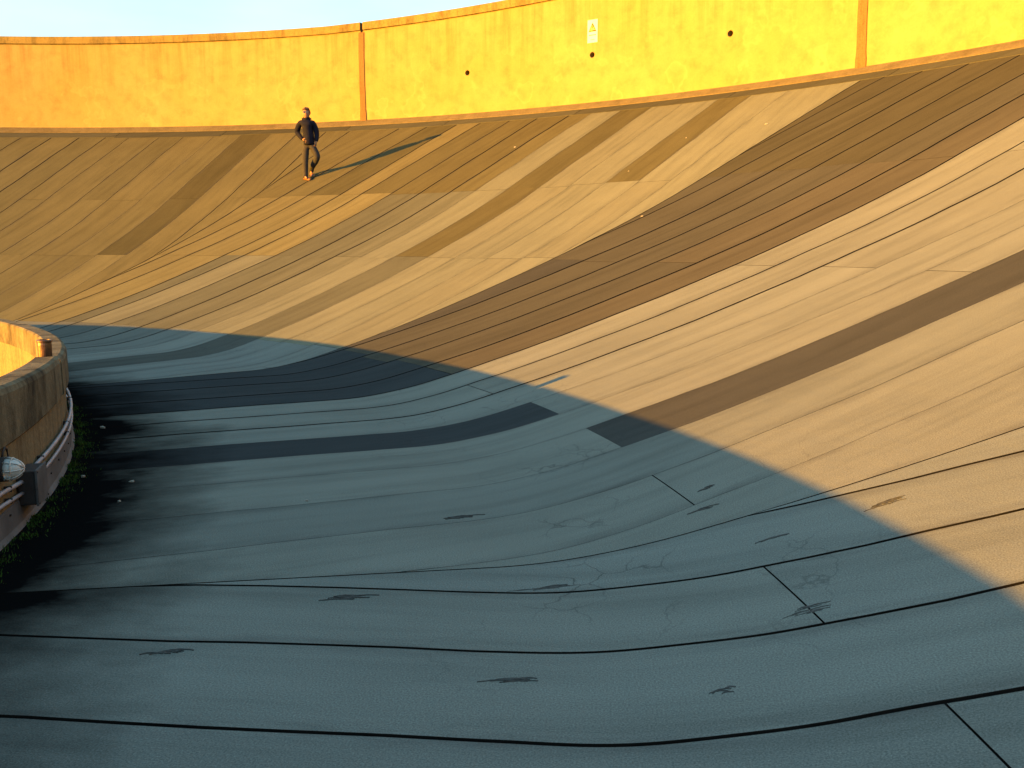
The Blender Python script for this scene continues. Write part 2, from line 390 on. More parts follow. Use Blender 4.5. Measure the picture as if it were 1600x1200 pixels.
# fan 4
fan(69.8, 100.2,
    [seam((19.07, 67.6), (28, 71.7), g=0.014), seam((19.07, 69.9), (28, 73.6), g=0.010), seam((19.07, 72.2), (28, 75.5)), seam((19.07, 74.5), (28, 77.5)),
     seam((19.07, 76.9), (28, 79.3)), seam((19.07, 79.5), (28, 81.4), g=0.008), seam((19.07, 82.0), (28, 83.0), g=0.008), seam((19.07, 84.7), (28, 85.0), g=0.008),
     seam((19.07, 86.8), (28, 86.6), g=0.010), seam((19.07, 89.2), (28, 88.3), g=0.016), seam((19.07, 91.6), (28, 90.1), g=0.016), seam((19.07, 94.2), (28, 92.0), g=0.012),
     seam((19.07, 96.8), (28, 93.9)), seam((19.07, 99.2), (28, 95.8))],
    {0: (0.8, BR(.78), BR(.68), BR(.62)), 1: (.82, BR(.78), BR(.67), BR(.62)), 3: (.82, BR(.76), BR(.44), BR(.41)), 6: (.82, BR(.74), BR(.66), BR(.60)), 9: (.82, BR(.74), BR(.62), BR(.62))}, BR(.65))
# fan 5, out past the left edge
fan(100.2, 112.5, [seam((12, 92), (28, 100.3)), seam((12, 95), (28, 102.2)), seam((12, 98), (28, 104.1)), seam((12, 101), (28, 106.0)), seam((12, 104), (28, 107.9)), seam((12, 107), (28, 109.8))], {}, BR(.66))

# strips laid along the foot of the outer wall
def ring_strip(name, a0, a1, r0, r1, lift, tone):
    aa = frange(a0, a1, 0.4); rs = [r0, (r0 + r1) / 2, r1]; vs = []; uvs = []; fs = []
    for a in aa:
        for q, r in enumerate(rs): vs.append(P(r, a, lift)); uvs.append(((r, R_(a) * r), (r, 0.5)))
    for i in range(len(aa) - 1):
        for q in range(2): fs.append((i * 3 + q, i * 3 + q + 1, (i + 1) * 3 + q + 1, (i + 1) * 3 + q))
    n0 = len(vs)
    per = [i * 3 for i in range(len(aa))]
    for q in per:
        x, y, z = vs[q]; vs.append((x, y, z - lift)); uvs.append(uvs[q])
    for k in range(len(per) - 1): fs.append((per[k + 1], per[k], n0 + k, n0 + k + 1))
    me = bpy.data.meshes.new(name); me.from_pydata(vs, [], fs); me.update()
    for nm, q in (('metres', 0), ('across', 1)):
        lay = me.uv_layers.new(name=nm)
        for lp in me.loops: lay.data[lp.index].uv = uvs[lp.vertex_index][q]
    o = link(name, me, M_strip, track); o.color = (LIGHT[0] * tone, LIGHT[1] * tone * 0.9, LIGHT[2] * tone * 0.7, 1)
a = A_LO
while a < 112:
    b = min(a + random.uniform(6.5, 9.0), 113)
    ring_strip('border_strip', a + 0.02, b - 0.02, 27.40 + random.uniform(-0.06, 0.05), 27.84, 0.018, random.uniform(0.36, 0.46)); a = b

# wrinkled blisters, cuts and smears in the felt
def ribbon_bm(bm, pts, wid, lift=0.013):
    """thin tapered smear of bitumen following (radius, polar) points"""
    n = len(pts); top = []; 
    for i, (r, a) in enumerate(pts):
        p0 = Vector(P(*pts[max(i - 1, 0)])); p1 = Vector(P(*pts[min(i + 1, n - 1)])); d = (p1 - p0).normalized()
        s = d.cross(Vector((0, 0, 1))).normalized(); c = Vector(P(r, a)); w = -wid * (0.08 + 0.92 * math.sin(math.pi * (i + 0.2) / n)) * random.uniform(0.8, 1.2) if wid < 0 else abs(wid) * random.uniform(0.8, 1.15)
        l_, r_ = c + s * w / 2, c - s * w / 2
        def zz(v, h): rr = math.hypot(v.x - CX, v.y - CY); return Vector((v.x, v.y, zprof(rr) + h))
        top.append([bm.verts.new(zz(l_, 0.004)), bm.verts.new(zz(l_, lift)), bm.verts.new(zz(c, lift + 0.001)), bm.verts.new(zz(r_, lift)), bm.verts.new(zz(r_, 0.004))])
    for q, w in zip(top, top[1:]):
        for k in range(4): bm.faces.new((q[k], q[k + 1], w[k + 1], w[k]))
def blister(r, a, length, n=6, spread=0.05):
    """a few nearly parallel torn wrinkles, arched the same way"""
    bm = bmesh.new(); n = n + 1; arch = random.uniform(0.006, 0.018)
    for k in range(n):
        t_ = (k + 0.5) / n - 0.5
        da = t_ * 0.95 * spread + random.gauss(0, 0.005); dr = random.uniform(-0.22, 0.22) * length + t_ * length * 0.3; L = length * random.uniform(0.25, 0.62)
        pts = [(r + dr + L * (t / 8 - 0.5), a + math.degrees((da + arch * math.sin(math.pi * t / 8) + random.gauss(0, 0.0012)) / r)) for t in range(9)]
        ribbon_bm(bm, pts, -random.uniform(0.003, 0.010), 0.0102)
    from_bm('felt_wrinkle', bm, M_wrinkle, track)
for q in ((14.23, 12.01, 0.24, 7, 0.05), (13.61, 7.5, 0.24, 8, 0.05), (14.45, 7.45, 0.34, 7, 0.03), (14.23, 4.13, 0.24, 7, 0.035), (15.33, 4.75, 0.22, 9, 0.05),
          (15.5, 10.62, 0.10, 5, 0.03), (16.04, 7.5, 0.24, 7, 0.03), (15.38, 9.6, 0.20, 3, 0.012), (12.97, 5.5, 0.22, 5, 0.04), (15.48, 7.45, 0.22, 5, 0.015), (14.9, 3.2, 0.12, 4, 0.03)):
    blister(*q)
# ------------------------------------------------------------------ ground inside the curve and far below
def disc(name, r, z, mat, cx=CX, cy=CY, n=96):
    vs = [(cx, cy, z)] + [(cx + r * math.cos(2 * math.pi * k / n), cy + r * math.sin(2 * math.pi * k / n), z) for k in range(n)]
    return mesh(name, vs, [(0, 1 + k, 1 + (k + 1) % n) for k in range(n)], mat)
o = disc('courtyard_roof', 11.74, -1.3, M_roof); o['kind'] = 'structure'
o = disc('ground', 2500, -16.0, M_ground); o['kind'] = 'structure'

# ------------------------------------------------------------------ outer wall
outer_wall = empty('outer_wall', PC(RO, 55, 5.1))
tag(outer_wall, 'tall ochre rendered parapet wall curving along the top of the bank', 'wall')
def adopt(o, parent):
    o.parent = parent; o.matrix_parent_inverse = Matrix.Translation(-parent.location); return o
JO = [A_LO, -18.9, 10.6, 40.13, 69.67, 99.2, 113.0]
ZB, ZC, ZT = 5.02, 7.70, 7.95
rise = lambda a: 0.0125 * min(max(72 - a, 0), 60)      # the wall grows a little taller towards the right
up = lambda z: (lambda a: z + rise(a))
def wall_uv(o):
    me = o.data; lay = me.uv_layers.new(name='metres')
    for lp in me.loops:
        v = me.vertices[lp.vertex_index].co; lay.data[lp.index].uv = (math.atan2(v.y - CY, v.x - CX) * RO, v.z - 5.1)
holes = [(62.62, 6.30), (54.66, 6.386), (46.74, 6.38)]
for i in range(len(JO) - 1):
    a0, a1 = JO[i] + 0.09, JO[i + 1] - 0.09
    o = sweep('wall_panel', [(RO, ZB), (RO, up(ZC)), (RO + 0.30, up(ZC)), (RO + 0.30, ZB)], a0, a1, 0.75, M_plaster)
    if i == 3:
        bm = bmesh.new()
        for ha, hz in holes:
            M = frame_at(RO, ha, hz); tube_bm(bm, [M @ Vector((0, -0.2, 0)), M @ Vector((0, 0.24, 0))], 0.074, 20)
        cut = from_bm('cutter', bm)
        md = o.modifiers.new('b', 'BOOLEAN'); md.object = cut; md.operation = 'DIFFERENCE'; md.solver = 'EXACT'
        dg = bpy.context.evaluated_depsgraph_get(); me = bpy.data.meshes.new_from_object(o.evaluated_get(dg))
        o.modifiers.clear(); o.data = me; bpy.data.objects.remove(cut)
        if not me.materials: me.materials.append(M_plaster)
    wall_uv(o); adopt(o, outer_wall)
    c = sweep('coping', [(RO - 0.035, up(ZC + 0.03)), (RO - 0.035, up(ZT - 0.02)), (RO - 0.015, up(ZT)), (RO + 0.33, up(ZT)), (RO + 0.33, up(ZC + 0.004)), (RO + 0.012, up(ZC + 0.004)), (RO + 0.012, up(ZC + 0.03))], a0, a1, 0.3, M_coping); adopt(c, outer_wall)
    if i > 0:
        aj = JO[i]
        f = sweep('joint_filler', [(RO + 0.05, ZB), (RO + 0.05, up(ZT - 0.01)), (RO + 0.28, up(ZT - 0.01)), (RO + 0.28, ZB)], aj - 0.088, aj + 0.088, 0.05, M_gap); adopt(f, outer_wall)
        w = 0.10 if i == 4 else 0.12
        bm = bmesh.new()
        zs = [5.16, 5.35, 5.50, 5.502, 6.2, 7.0, 7.66 + rise(aj)]
        M = frame_at(RO, aj, 0)
        prev = None
        for q, z in enumerate(zs):
            sx = w * (1.0 + (0.12 if z < 5.4 else 0)) ; jx = 0.012 * math.sin(z * 2.1); dy = -0.022 if z > 5.501 else -0.027
            cur = [bm.verts.new(M @ Vector((jx - sx + 0.03, 0.03, z))), bm.verts.new(M @ Vector((jx - sx + 0.03, dy, z))), bm.verts.new(M @ Vector((jx + sx, dy - 0.006, z))), bm.verts.new(M @ Vector((jx + sx, 0.03, z)))]
            if prev:
                for k in range(4): bm.faces.new((prev[k], prev[(k + 1) % 4], cur[(k + 1) % 4], cur[k]))
            else: bm.faces.new(cur[::-1])
            prev = cur
        bm.faces.new(prev)
        adopt(from_bm('joint_cover', bm, M_cover), outer_wall)
k = sweep('kerb', [(27.86, zprof(27.86) - 0.05), (27.86, zprof(27.86) + 0.030), (27.90, zprof(27.90) + 0.042), (28.06, 5.155), (28.117, 5.195), (28.117, 4.95)], A_LO, 113, 0.75, M_kerb); adopt(k, outer_wall)

# warning notice on the wall
sign = empty('warning_sign', PC(RO - 0.004, 54.64, 6.70))
tag(sign, 'small white warning notice with yellow triangle fixed on the ochre wall', 'sign')
M_white = mat_simple('white_sign_enamel', (0.42, 0.46, 0.46), 0.4, 3, 0.95, 1.03, 0.0, 0.4)
M_yel = mat_simple('yellow_sign_print', (0.22, 0.20, 0.06), 0.4, 3, 0.95, 1.03, 0.0, 0.4)
M_ink = mat_simple('dark_sign_print', (0.004, 0.004, 0.003), 1.0, 3, 0.9, 1.1, 0.0, 0.0)
M_ink2 = mat_simple('faded_sign_print', (0.05, 0.05, 0.03), 1.0, 3, 0.9, 1.1, 0.0, 0.0)
MS = frame_at(RO - 0.014, 54.64, 6.97)
def flat_poly(name, polys, y, mat, parent, th=0.002):
    bm = bmesh.new()
    for poly in polys:
        lo = [bm.verts.new(MS @ Vector((-x, y, z))) for x, z in poly]; hi = [bm.verts.new(MS @ Vector((-x, y - th, z))) for x, z in poly]
        bm.faces.new(hi); bm.faces.new(lo[::-1])
        for k in range(len(poly)): bm.faces.new((lo[k], lo[(k + 1) % len(poly)], hi[(k + 1) % len(poly)], hi[k]))
    return adopt(from_bm(name, bm, mat), parent)
rect = lambda x0, x1, z0, z1: [(x0, z0), (x1, z0), (x1, z1), (x0, z1)]
flat_poly('plate', [rect(-0.15, 0.15, -0.285, 0.285)], 0.006, M_white, sign, 0.006)
T = lambda s, zc: [(-0.115 * s, zc - 0.10 * s), (0.115 * s, zc - 0.10 * s), (0, zc + 0.125 * s)]
flat_poly('triangle_border', [T(1.0, 0.09)], -0.001, M_ink, sign)
flat_poly('triangle_field', [T(0.62, 0.082)], -0.0035, M_yel, sign)
flat_poly('hazard_symbol', [[(0.01, 0.15), (-0.022, 0.09), (0.0, 0.092), (-0.012, 0.035), (0.026, 0.102), (0.004, 0.10), (0.026, 0.15)]], -0.006, M_ink, sign)
flat_poly('print_line', [rect(x, x + 0.026, -0.105, -0.085) for x in (-0.10, -0.065, -0.03, 0.005, 0.04, 0.075)], -0.001, M_ink2, sign)
flat_poly('print_line', [rect(x, x + 0.02, -0.215, -0.20) for x in (-0.05, -0.02, 0.01, 0.04)], -0.001, M_ink2, sign)

# ------------------------------------------------------------------ inner wall
HT = [(-40, .90), (-5, .90), (1, .865), (7, .82), (14, .77), (19, .748), (24, .733), (29, .718), (36, .70), (60, .695), (71, .73), (79, .755), (130, .76)]  # heights varied, mostly out of view, to shape the wall's shadow edge on the track
hw = lambda a: lerp_tab(HT, a)
inner_wall = empty('inner_wall', PC(RI, 20, 0.0))
tag(inner_wall, 'low concrete parapet with thick dark coping curving round the inside of the track', 'wall')
adopt(sweep('wall_body', [(11.745, -1.32), (11.875, -1.32), (11.875, 0.475), (11.745, 0.475)], -36, 128, 1.0, M_iwall), inner_wall)
AJ = 21.3
for a0, a1, dz, dr in ((-36, AJ - 0.05, 0.0, 0.0), (AJ + 0.05, 128, -0.008, 0.006)):
    hz = lambda a, dz=dz: hw(a) + dz
    c = sweep('coping', [(11.735 + dr, 0.47), (11.890 + dr, 0.47), (11.898 + dr, 0.48), (11.896 + dr, lambda a: hz(a) - 0.040), (11.884 + dr, lambda a: hz(a) - 0.012), (11.862 + dr, hz), (11.745 + dr, hz), (11.732 + dr, lambda a: hz(a) - 0.012)], a0, a1, 0.6, M_icope)
    me = c.data; me.polygons.foreach_set('use_smooth', [False] * len(me.polygons)); adopt(c, inner_wall)
adopt(sweep('joint_filler', [(11.75, 0.474), (11.878, 0.474), (11.878, 0.70), (11.75, 0.70)], AJ - 0.049, AJ + 0.049, 0.05, M_gap), inner_wall)
fl = sweep('flashing', [(11.876, 0.145), (11.886, 0.14), (11.896, 0.03), (11.915, 0.006), (11.876, 0.004)], -36, 128, 1.0, M_flash); adopt(fl, inner_wall)
for a in frange(-6, 60, 1.6):
    bm = bmesh.new(); M = frame_at(11.891, a, 0.10 + 0.012 * math.sin(a * 5)); tube_bm(bm, [M @ Vector((0, -0.004, 0)), M @ Vector((0, 0.006, 0))], 0.006, 8)
    adopt(from_bm('flashing_screw', bm, M_black), inner_wall)

def arc_pts(r, tab, step=0.8):
    return [PC(r, a, lerp_tab(tab, a)) for a in frange(tab[0][0], tab[-1][0], step)]
def conduit(label, tab, rad):
    root = empty('conduit_pipe', PC(11.89, tab[0][0], tab[0][1])); tag(root, label, 'conduit')
    bm = bmesh.new(); tube_bm(bm, arc_pts(11.880 + rad + 0.014, tab), rad, 12); adopt(from_bm('pipe', bm, M_pipe, None, True), root)
    for a in frange(tab[0][0] + 1.2, tab[-1][0] - 1, 6.3):
        z = lerp_tab(tab, a); bm = bmesh.new(); M = frame_at(11.880 + rad + 0.014, a, z)
        box_bm(bm, 0, -0.008, 0, 0.012, 2 * rad + 0.014, 2 * rad + 0.006, M); adopt(from_bm('pipe_clip', bm, M_black), root)
    return root
conduit('upper grey conduit pipe running along inner wall beyond the metal box', [(14.9, .262), (18.7, .265), (26, .262), (34, .27), (50, .28)], 0.0115)
conduit('lower grey conduit pipe running along inner wall beyond the metal box', [(14.9, .188), (19, .190), (26, .188), (34, .19), (50, .2)], 0.0105)
conduit('upper grey conduit pipe entering the metal box from the near side', [(-2, .29), (12.1, .268), (13.75, .240)], 0.0115)
conduit('lower grey conduit pipe entering the metal box from the near side', [(-2, .23), (12.0, .206), (13.75, .178)], 0.0105)

mb = empty('metal_box', PC(11.86, 14.3, 0.09)); tag(mb, 'dark metal junction box with pale grey lid fixed on inner wall', 'junction box')
M = frame_at(11.880, 14.3, 0.20)
bm = bmesh.new(); box_bm(bm, 0, 0.045, 0, 0.21, 0.088, 0.185, M); bmesh.ops.bevel(bm, geom=bm.edges[:], offset=0.004, segments=2, affect='EDGES'); adopt(from_bm('housing', bm, M_black), mb)
bm = bmesh.new(); box_bm(bm, 0, 0.0955, 0, 0.222, 0.012, 0.198, M); bmesh.ops.bevel(bm, geom=bm.edges[:], offset=0.003, segments=2, affect='EDGES'); adopt(from_bm('lid', bm, M_flash), mb)
for sx in (-1, 1):
    for sz in (-1, 1):
        bm = bmesh.new(); Mx = frame_at(11.982, 14.3, 0.20); tube_bm(bm, [Mx @ Vector((sx * .098, 0, sz * .086)), Mx @ Vector((sx * .098, .004, sz * .086))], 0.005, 8); adopt(from_bm('lid_screw', bm, M_black), mb)

lamp = empty('bulkhead_lamp', PC(11.86, 12.5, 0.37)); tag(lamp, 'round glass bulkhead lamp with wire guard on the inner wall', 'lamp')
k = NT('frosted_lamp_glass', 0.25, 0.5); k.b.inputs['Base Color'].default_value = (0.55, 0.62, 0.64, 1); k.b.inputs['Transmission Weight'].default_value = 0.45
M_glass = k.m
ML = frame_at(11.878, 12.45, 0.375)
bm = bmesh.new(); tube_bm(bm, [ML @ Vector((0, 0, 0)), ML @ Vector((0, 0.035, 0))], 0.062, 24); adopt(from_bm('lamp_base', bm, M_black), lamp)
bm = bmesh.new(); rings = []
for i in range(9):
    t = i / 8 * math.pi / 2; rr = 0.054 * math.cos(t) ** 0.7 if i < 8 else 0.002
    rings.append([bm.verts.new(ML @ Vector((rr * math.cos(2 * math.pi * q / 24), 0.036 + 0.078 * math.sin(t), rr * math.sin(2 * math.pi * q / 24)))) for q in range(24)])
for a_, b_ in zip(rings, rings[1:]):
    for q in range(24): bm.faces.new((a_[q], a_[(q + 1) % 24], b_[(q + 1) % 24], b_[q]))
bm.faces.new(rings[-1]); bm.faces.new(rings[0][::-1]); adopt(from_bm('glass_dome', bm, M_glass, None, True), lamp)
M_wire = mat_simple('galvanised_wire', (0.45, 0.46, 0.46), 0.4, 10, 0.8, 1.1, 0.0, 0.5, 0.5)
for kx in range(4):
    an = kx * math.pi / 4; pts = []
    for i in range(13):
        t = -math.pi / 2 + math.pi * i / 12; pts.append(ML @ Vector((0.062 * math.sin(t) * math.cos(an), 0.034 + 0.088 * math.cos(t), 0.062 * math.sin(t) * math.sin(an))))
    bm = bmesh.new(); tube_bm(bm, pts, 0.0028, 6); adopt(from_bm('guard_wire', bm, M_wire, None, True), lamp)
bm = bmesh.new(); tube_bm(bm, [ML @ Vector((0.057 * math.cos(q * math.pi / 16), 0.07, 0.057 * math.sin(q * math.pi / 16))) for q in range(33)], 0.003, 6, False); adopt(from_bm('guard_ring', bm, M_wire, None, True), lamp)
bm = bmesh.new(); tube_bm(bm, [ML @ Vector(v) for v in ((0.02, 0.016, 0.055), (0.035, 0.018, 0.085), (0.06, 0.02, 0.10), (0.09, 0.02, 0.085), (0.11, 0.018, 0.04), (0.125, 0.016, -0.06))], 0.006, 8); adopt(from_bm('feed_cable', bm, M_black, None, True), lamp)

# small brown pot on the coping
pot = empty('small_pot', PC(11.80, 21.6, hw(21.6) - 0.008)); tag(pot, 'small brown cylindrical pot standing on the inner wall coping', 'pot')
k = NT('brown_glazed_pot', 0.35, 0.5); tc = k.n('ShaderNodeTexCoord').outputs['Object']
k.l(k.mix(k.ramp(k.noise(tc, 18, 4), [(0.4, 0.0), (0.6, 1.0)]), (0.03, 0.012, 0.005), (0.11, 0.05, 0.017)), k.b.inputs['Base Color']); M_pot = k.m
def lathe(name, prof, loc, mat, parent, n=24):
    bm = bmesh.new(); rg = [[bm.verts.new((loc[0] + r * math.cos(2 * math.pi * q / n), loc[1] + r * math.sin(2 * math.pi * q / n), loc[2] + z)) for q in range(n)] for r, z in prof]
    for a_, b_ in zip(rg, rg[1:]):
        for q in range(n): bm.faces.new((a_[q], a_[(q + 1) % n], b_[(q + 1) % n], b_[q]))
    bm.faces.new(rg[0][::-1]); bm.faces.new(rg[-1]); return adopt(from_bm(name, bm, mat, None, False), parent)
pl = PC(11.80, 21.6, hw(21.6) - 0.008)
lathe('pot_body', [(0.040, 0.0), (0.045, 0.006), (0.046, 0.085), (0.044, 0.10)], pl, M_pot, pot)
lathe('pot_rim', [(0.047, 0.1005), (0.050, 0.104), (0.050, 0.116), (0.046, 0.120), (0.038, 0.120), (0.038, 0.104)], pl, M_pot, pot)

# ------------------------------------------------------------------ moss at the wall foot
bm = bmesh.new()
for i in range(15000):
    a = random.uniform(4, 48); den = max(0, 0.35 + 0.65 * math.sin(a * 2.3) * math.sin(a * 0.9 + 1) + 0.3 * math.sin(a * 7.1))
    if random.random() > 0.08 + 0.85 * den: continue
    r = 11.925 + abs(random.gauss(0, 0.055)) + 0.02 * math.sin(a * 3)
    p = Vector(PC(r, a, 0.001)); h = random.uniform(0.008, 0.032); w = random.uniform(0.002, 0.005); q = random.uniform(0, 6.28)
    t = Vector((math.cos(q), math.sin(q), 0)); lean = Vector((random.gauss(0, .35), random.gauss(0, .35), 1)).normalized() * h
    v = [bm.verts.new(p - t * w), bm.verts.new(p + t * w), bm.verts.new(p + lean * 0.6 + t * w * 0.8), bm.verts.new(p + lean)]
    bm.faces.new((v[0], v[1], v[2])); bm.faces.new((v[0], v[2], v[3]))
M_moss = mat_simple('green_moss', (0.014, 0.040, 0.004), 0.95, 9, 0.5, 1.5, 0.0)
o = from_bm('moss', bm, M_moss); o['kind'] = 'stuff'; o['label'] = 'green moss growing along the foot of the inner wall'

# ------------------------------------------------------------------ scraps of litter
M_paper = mat_simple('pale_paper', (0.20, 0.20, 0.18), 0.8, 30, 0.8, 1.1, 0.0)
def scrap(r, a, s):
    bm = bmesh.new(); p = Vector(P(r, a, 0.022)); n = 7; cs = []
    q0 = random.uniform(0, 6)
    for k in range(n):
        q = q0 + 2 * math.pi * k / n; rr = s * random.uniform(0.5, 1.0)
        cs.append(p + Vector((rr * math.cos(q), 0.6 * rr * math.sin(q), 0)))
    def drop(v, h): rr = math.hypot(v.x - CX, v.y - CY); return Vector((v.x, v.y, zprof(rr) + h))
    top = [bm.verts.new(drop(v, 0.014 + random.uniform(0.0, s * 0.5))) for v in cs]; bot = [bm.verts.new(drop(v, 0.011)) for v in cs]
    c = bm.verts.new(drop(p, 0.014 + s * 0.5)); 
    for k in range(n):
        bm.faces.new((top[k], top[(k + 1) % n], c)); bm.faces.new((bot[k], bot[(k + 1) % n], top[(k + 1) % n], top[k]))
    bm.faces.new(bot[::-1])
    return from_bm('litter_scrap', bm, M_paper)
for (r, a, s), lab in zip(((12.13, 26.75, .03), (12.35, 17.49, .02), (13.39, 14.17, .012), (25.19, 55.53, .035), (25.15, 40.6, .032), (20.88, 38.81, .03), (24.82, 44.38, .022), (23.14, 44.71, .022), (12.33, 15.32, .014), (12.04, 18.59, .022)),
        ('pale scrap lying in the black dirt near the far end of the inner wall', 'pale scrap at the edge of the black dirt, level with the conduit pipes', 'tiny white scrap alone on the shaded flat felt',
         'pale scrap high on the bank below the warning notice', 'pale scrap on the light felt near the right joint of the wall', 'pale scrap at the edge of the broad dark strips',
         'pale scrap on the bank left of the dark strips, the higher one', 'pale scrap at the lower end of the short dark strip', 'tiny pale scrap in the black dirt nearest the metal box', 'pale leaf-like scrap beside the moss')):
    tag(scrap(r, a, s), lab, 'litter', 'scraps of litter on the track')

# ------------------------------------------------------------------ the man on the bank
FX, FY = -5.19, 23.86
def gz(x, y):                                  # felt height under a point given in the man's local frame
    return zprof(math.hypot(FX + x - CX, FY + y - CY)) + 0.011
Z0 = gz(0, 0)
person = empty('person', (FX, FY, Z0))
tag(person, 'man in dark jacket and trousers with glasses standing on the banked track', 'person')
def skin_obj(name, chains, mat, levels=2):
    """chains: lists of (x, y, z, rx, ry); equal points in different chains are welded into one graph"""
    vs = []; es = []; rad = []; idx = {}; roots = set()
    for ch in chains:
        prev = None
        for q in ch:
            key = tuple(round(c, 4) for c in q[:3])
            if key not in idx:
                idx[key] = len(vs); vs.append(q[:3]); rad.append((q[3], q[4] if len(q) > 4 else q[3]))
                if prev is None: roots.add(idx[key])
            if prev is not None and prev != idx[key]: es.append((prev, idx[key]))
            prev = idx[key]
    me = bpy.data.meshes.new(name); me.from_pydata(vs, es, []); me.update()
    o = bpy.data.objects.new(name, me); COL.objects.link(o)
    md = o.modifiers.new('skin', 'SKIN'); md.use_smooth_shade = True; md.branch_smoothing = 0.6
    lay = me.skin_vertices[0].data if me.skin_vertices else None
    if lay is None:
        bpy.context.view_layer.objects.active = o; bpy.ops.mesh.customdata_skin_add(); lay = me.skin_vertices[0].data
    for i, r in enumerate(rad): lay[i].radius = r; lay[i].use_root = i in roots
    sd = o.modifiers.new('sub', 'SUBSURF'); sd.levels = levels; sd.render_levels = levels
    dg = bpy.context.evaluated_depsgraph_get(); m2 = bpy.data.meshes.new_from_object(o.evaluated_get(dg))
    bpy.data.objects.remove(o); m2.name = name
    m2.materials.clear(); r = link(name, m2, mat, person)
    m2.polygons.foreach_set('use_smooth', [True] * len(m2.polygons)); return r
M_skin = mat_simple('skin', (0.20, 0.115, 0.075), 0.6, 20, 0.9, 1.08, 0.0, 0.3)
M_hair = mat_simple('dark_brown_hair', (0.045, 0.022, 0.012), 0.7, 40, 0.6, 1.4, 0.5)
M_jacket = mat_simple('black_navy_jacket', (0.007, 0.008, 0.017), 0.85, 14, 0.7, 1.4, 0.5, 0.08, 0.0, 0.02)
M_trouser = mat_simple('dark_blue_trousers', (0.030, 0.031, 0.036), 0.95, 12, 0.75, 1.3, 0.5, 0.05, 0.0, 0.02)
M_shoe = mat_simple('brown_leather_shoe', (0.12, 0.05, 0.018), 0.5, 15, 0.8, 1.2, 0.1, 0.4)
M_sole = mat_simple('dark_rubber_sole', (0.03, 0.02, 0.015), 0.8, 15, 0.8, 1.2, 0.0)
# joints (x right, y away from the camera, z up from the standing foot)
yb = 0.34; zb_ = gz(0.05, yb) - Z0
HIP = (0.075, 0.02, 0.93); hipR = (-0.005, 0.02, 0.90); hipL = (0.150, 0.03, 0.90)
knR = (-0.030, -0.01, 0.48); anR = (-0.040, 0.02, 0.085)
knL = (0.295, -0.03, 0.56); anL = (0.055, yb - 0.06, zb_ + 0.10)
SP1 = (0.070, 0.03, 1.08); SP2 = (0.050, 0.03, 1.26); CH = (0.035, 0.03, 1.39); NK = (0.030, 0.02, 1.475)
shR = (-0.120, 0.00, 1.400); elR = (-0.235, 0.07, 1.165); wrR = (-0.065, -0.11, 0.985)
shL = (0.185, 0.05, 1.400); elL = (0.270, 0.06, 1.150); wrL = (0.275, -0.03, 0.935)
def hand(wr, d, side, curl):
    """palm and five bent fingers as chains; d pointing direction, side = thumb side direction"""
    wr = Vector(wr); d = Vector(d).normalized(); sd = Vector(side); sd = (sd - d * sd.dot(d)).normalized(); nrm = d.cross(sd); out = []
    palm = wr + d * 0.045; end = wr + d * 0.085
    out.append([(*wr, 0.025, 0.024), (*palm, 0.034, 0.020), (*end, 0.036, 0.017)])
    for q, (o_, ln) in enumerate(((0.030, 0.072), (0.010, 0.080), (-0.010, 0.074), (-0.029, 0.058))):
        b = end + sd * o_ - d * 0.012; p = [b]; dd = d.copy()
        for s_ in range(3):
            dd = (dd + nrm * curl * (0.5 + 0.25 * s_)).normalized(); p.append(p[-1] + dd * ln * (0.42, 0.32, 0.26)[s_])
        out.append([(*v, 0.0095 - 0.0012 * i) for i, v in enumerate(p)])
    t0 = wr + d * 0.025 + sd * 0.022; t1 = t0 + (sd * 0.8 + d * 0.6).normalized() * 0.034; t2 = t1 + (sd * 0.25 + d).normalized() * 0.03
    out.append([(*t0, 0.012), (*t1, 0.011), (*t2, 0.009)])
    return out
V = lambda p, r, r2=None: (*p, r, r2 if r2 else r)
body = [
    [V(HIP, .13, .10), V(SP1, .125, .09), V(SP2, .14, .10), V(CH, .13, .09), V(NK, .065, .065), (0.032, 0.004, 1.535, .070, .075), (0.034, -0.012, 1.570, .084, .098), (0.033, 0.0, 1.635, .100, .118), (0.030, 0.010, 1.690, .088, .104), (0.029, 0.012, 1.735, .045, .05)],
    [V(HIP, .13, .10), V(hipR, .085), V(knR, .055), V(anR, .04), (-0.02, -0.05, 0.04, .035, .03), (0.02, -0.12, 0.025, .03, .02)],
    [V(HIP, .13, .10), V(hipL, .085), V(knL, .055), V(anL, .04), (0.075, yb - 0.13, gz(0.075, yb - 0.13) - Z0 + 0.045, .035, .03)],
    [V(CH, .13, .09), V(shR, .055), V(elR, .042), V(wrR, .026)],
    [V(CH, .13, .09), V(shL, .055), V(elL, .042), V(wrL, .026)],
    [(0.034, -0.070, 1.628, .014), (0.040, -0.098, 1.612, .012), (0.038, -0.094, 1.600, .012)],       # nose
    [(-0.046, 0.010, 1.640, .012, .018), (-0.052, 0.016, 1.615, .008, .014)],                          # ears
    [(0.110, 0.010, 1.640, .012, .018), (0.117, 0.016, 1.615, .008, .014)],
    [(0.014, -0.074, 1.578, .006), (0.034, -0.084, 1.577, .008), (0.054, -0.074, 1.578, .006)],         # mouth
]
body += hand(wrR, (0.10, -0.02, -0.07), (0.3, -0.4, 0.8), 0.5) + hand(wrL, (-0.02, -0.03, -0.10), (-0.5, -0.8, 0.0), 0.35)
skin_obj('body', body, M_skin, 1)
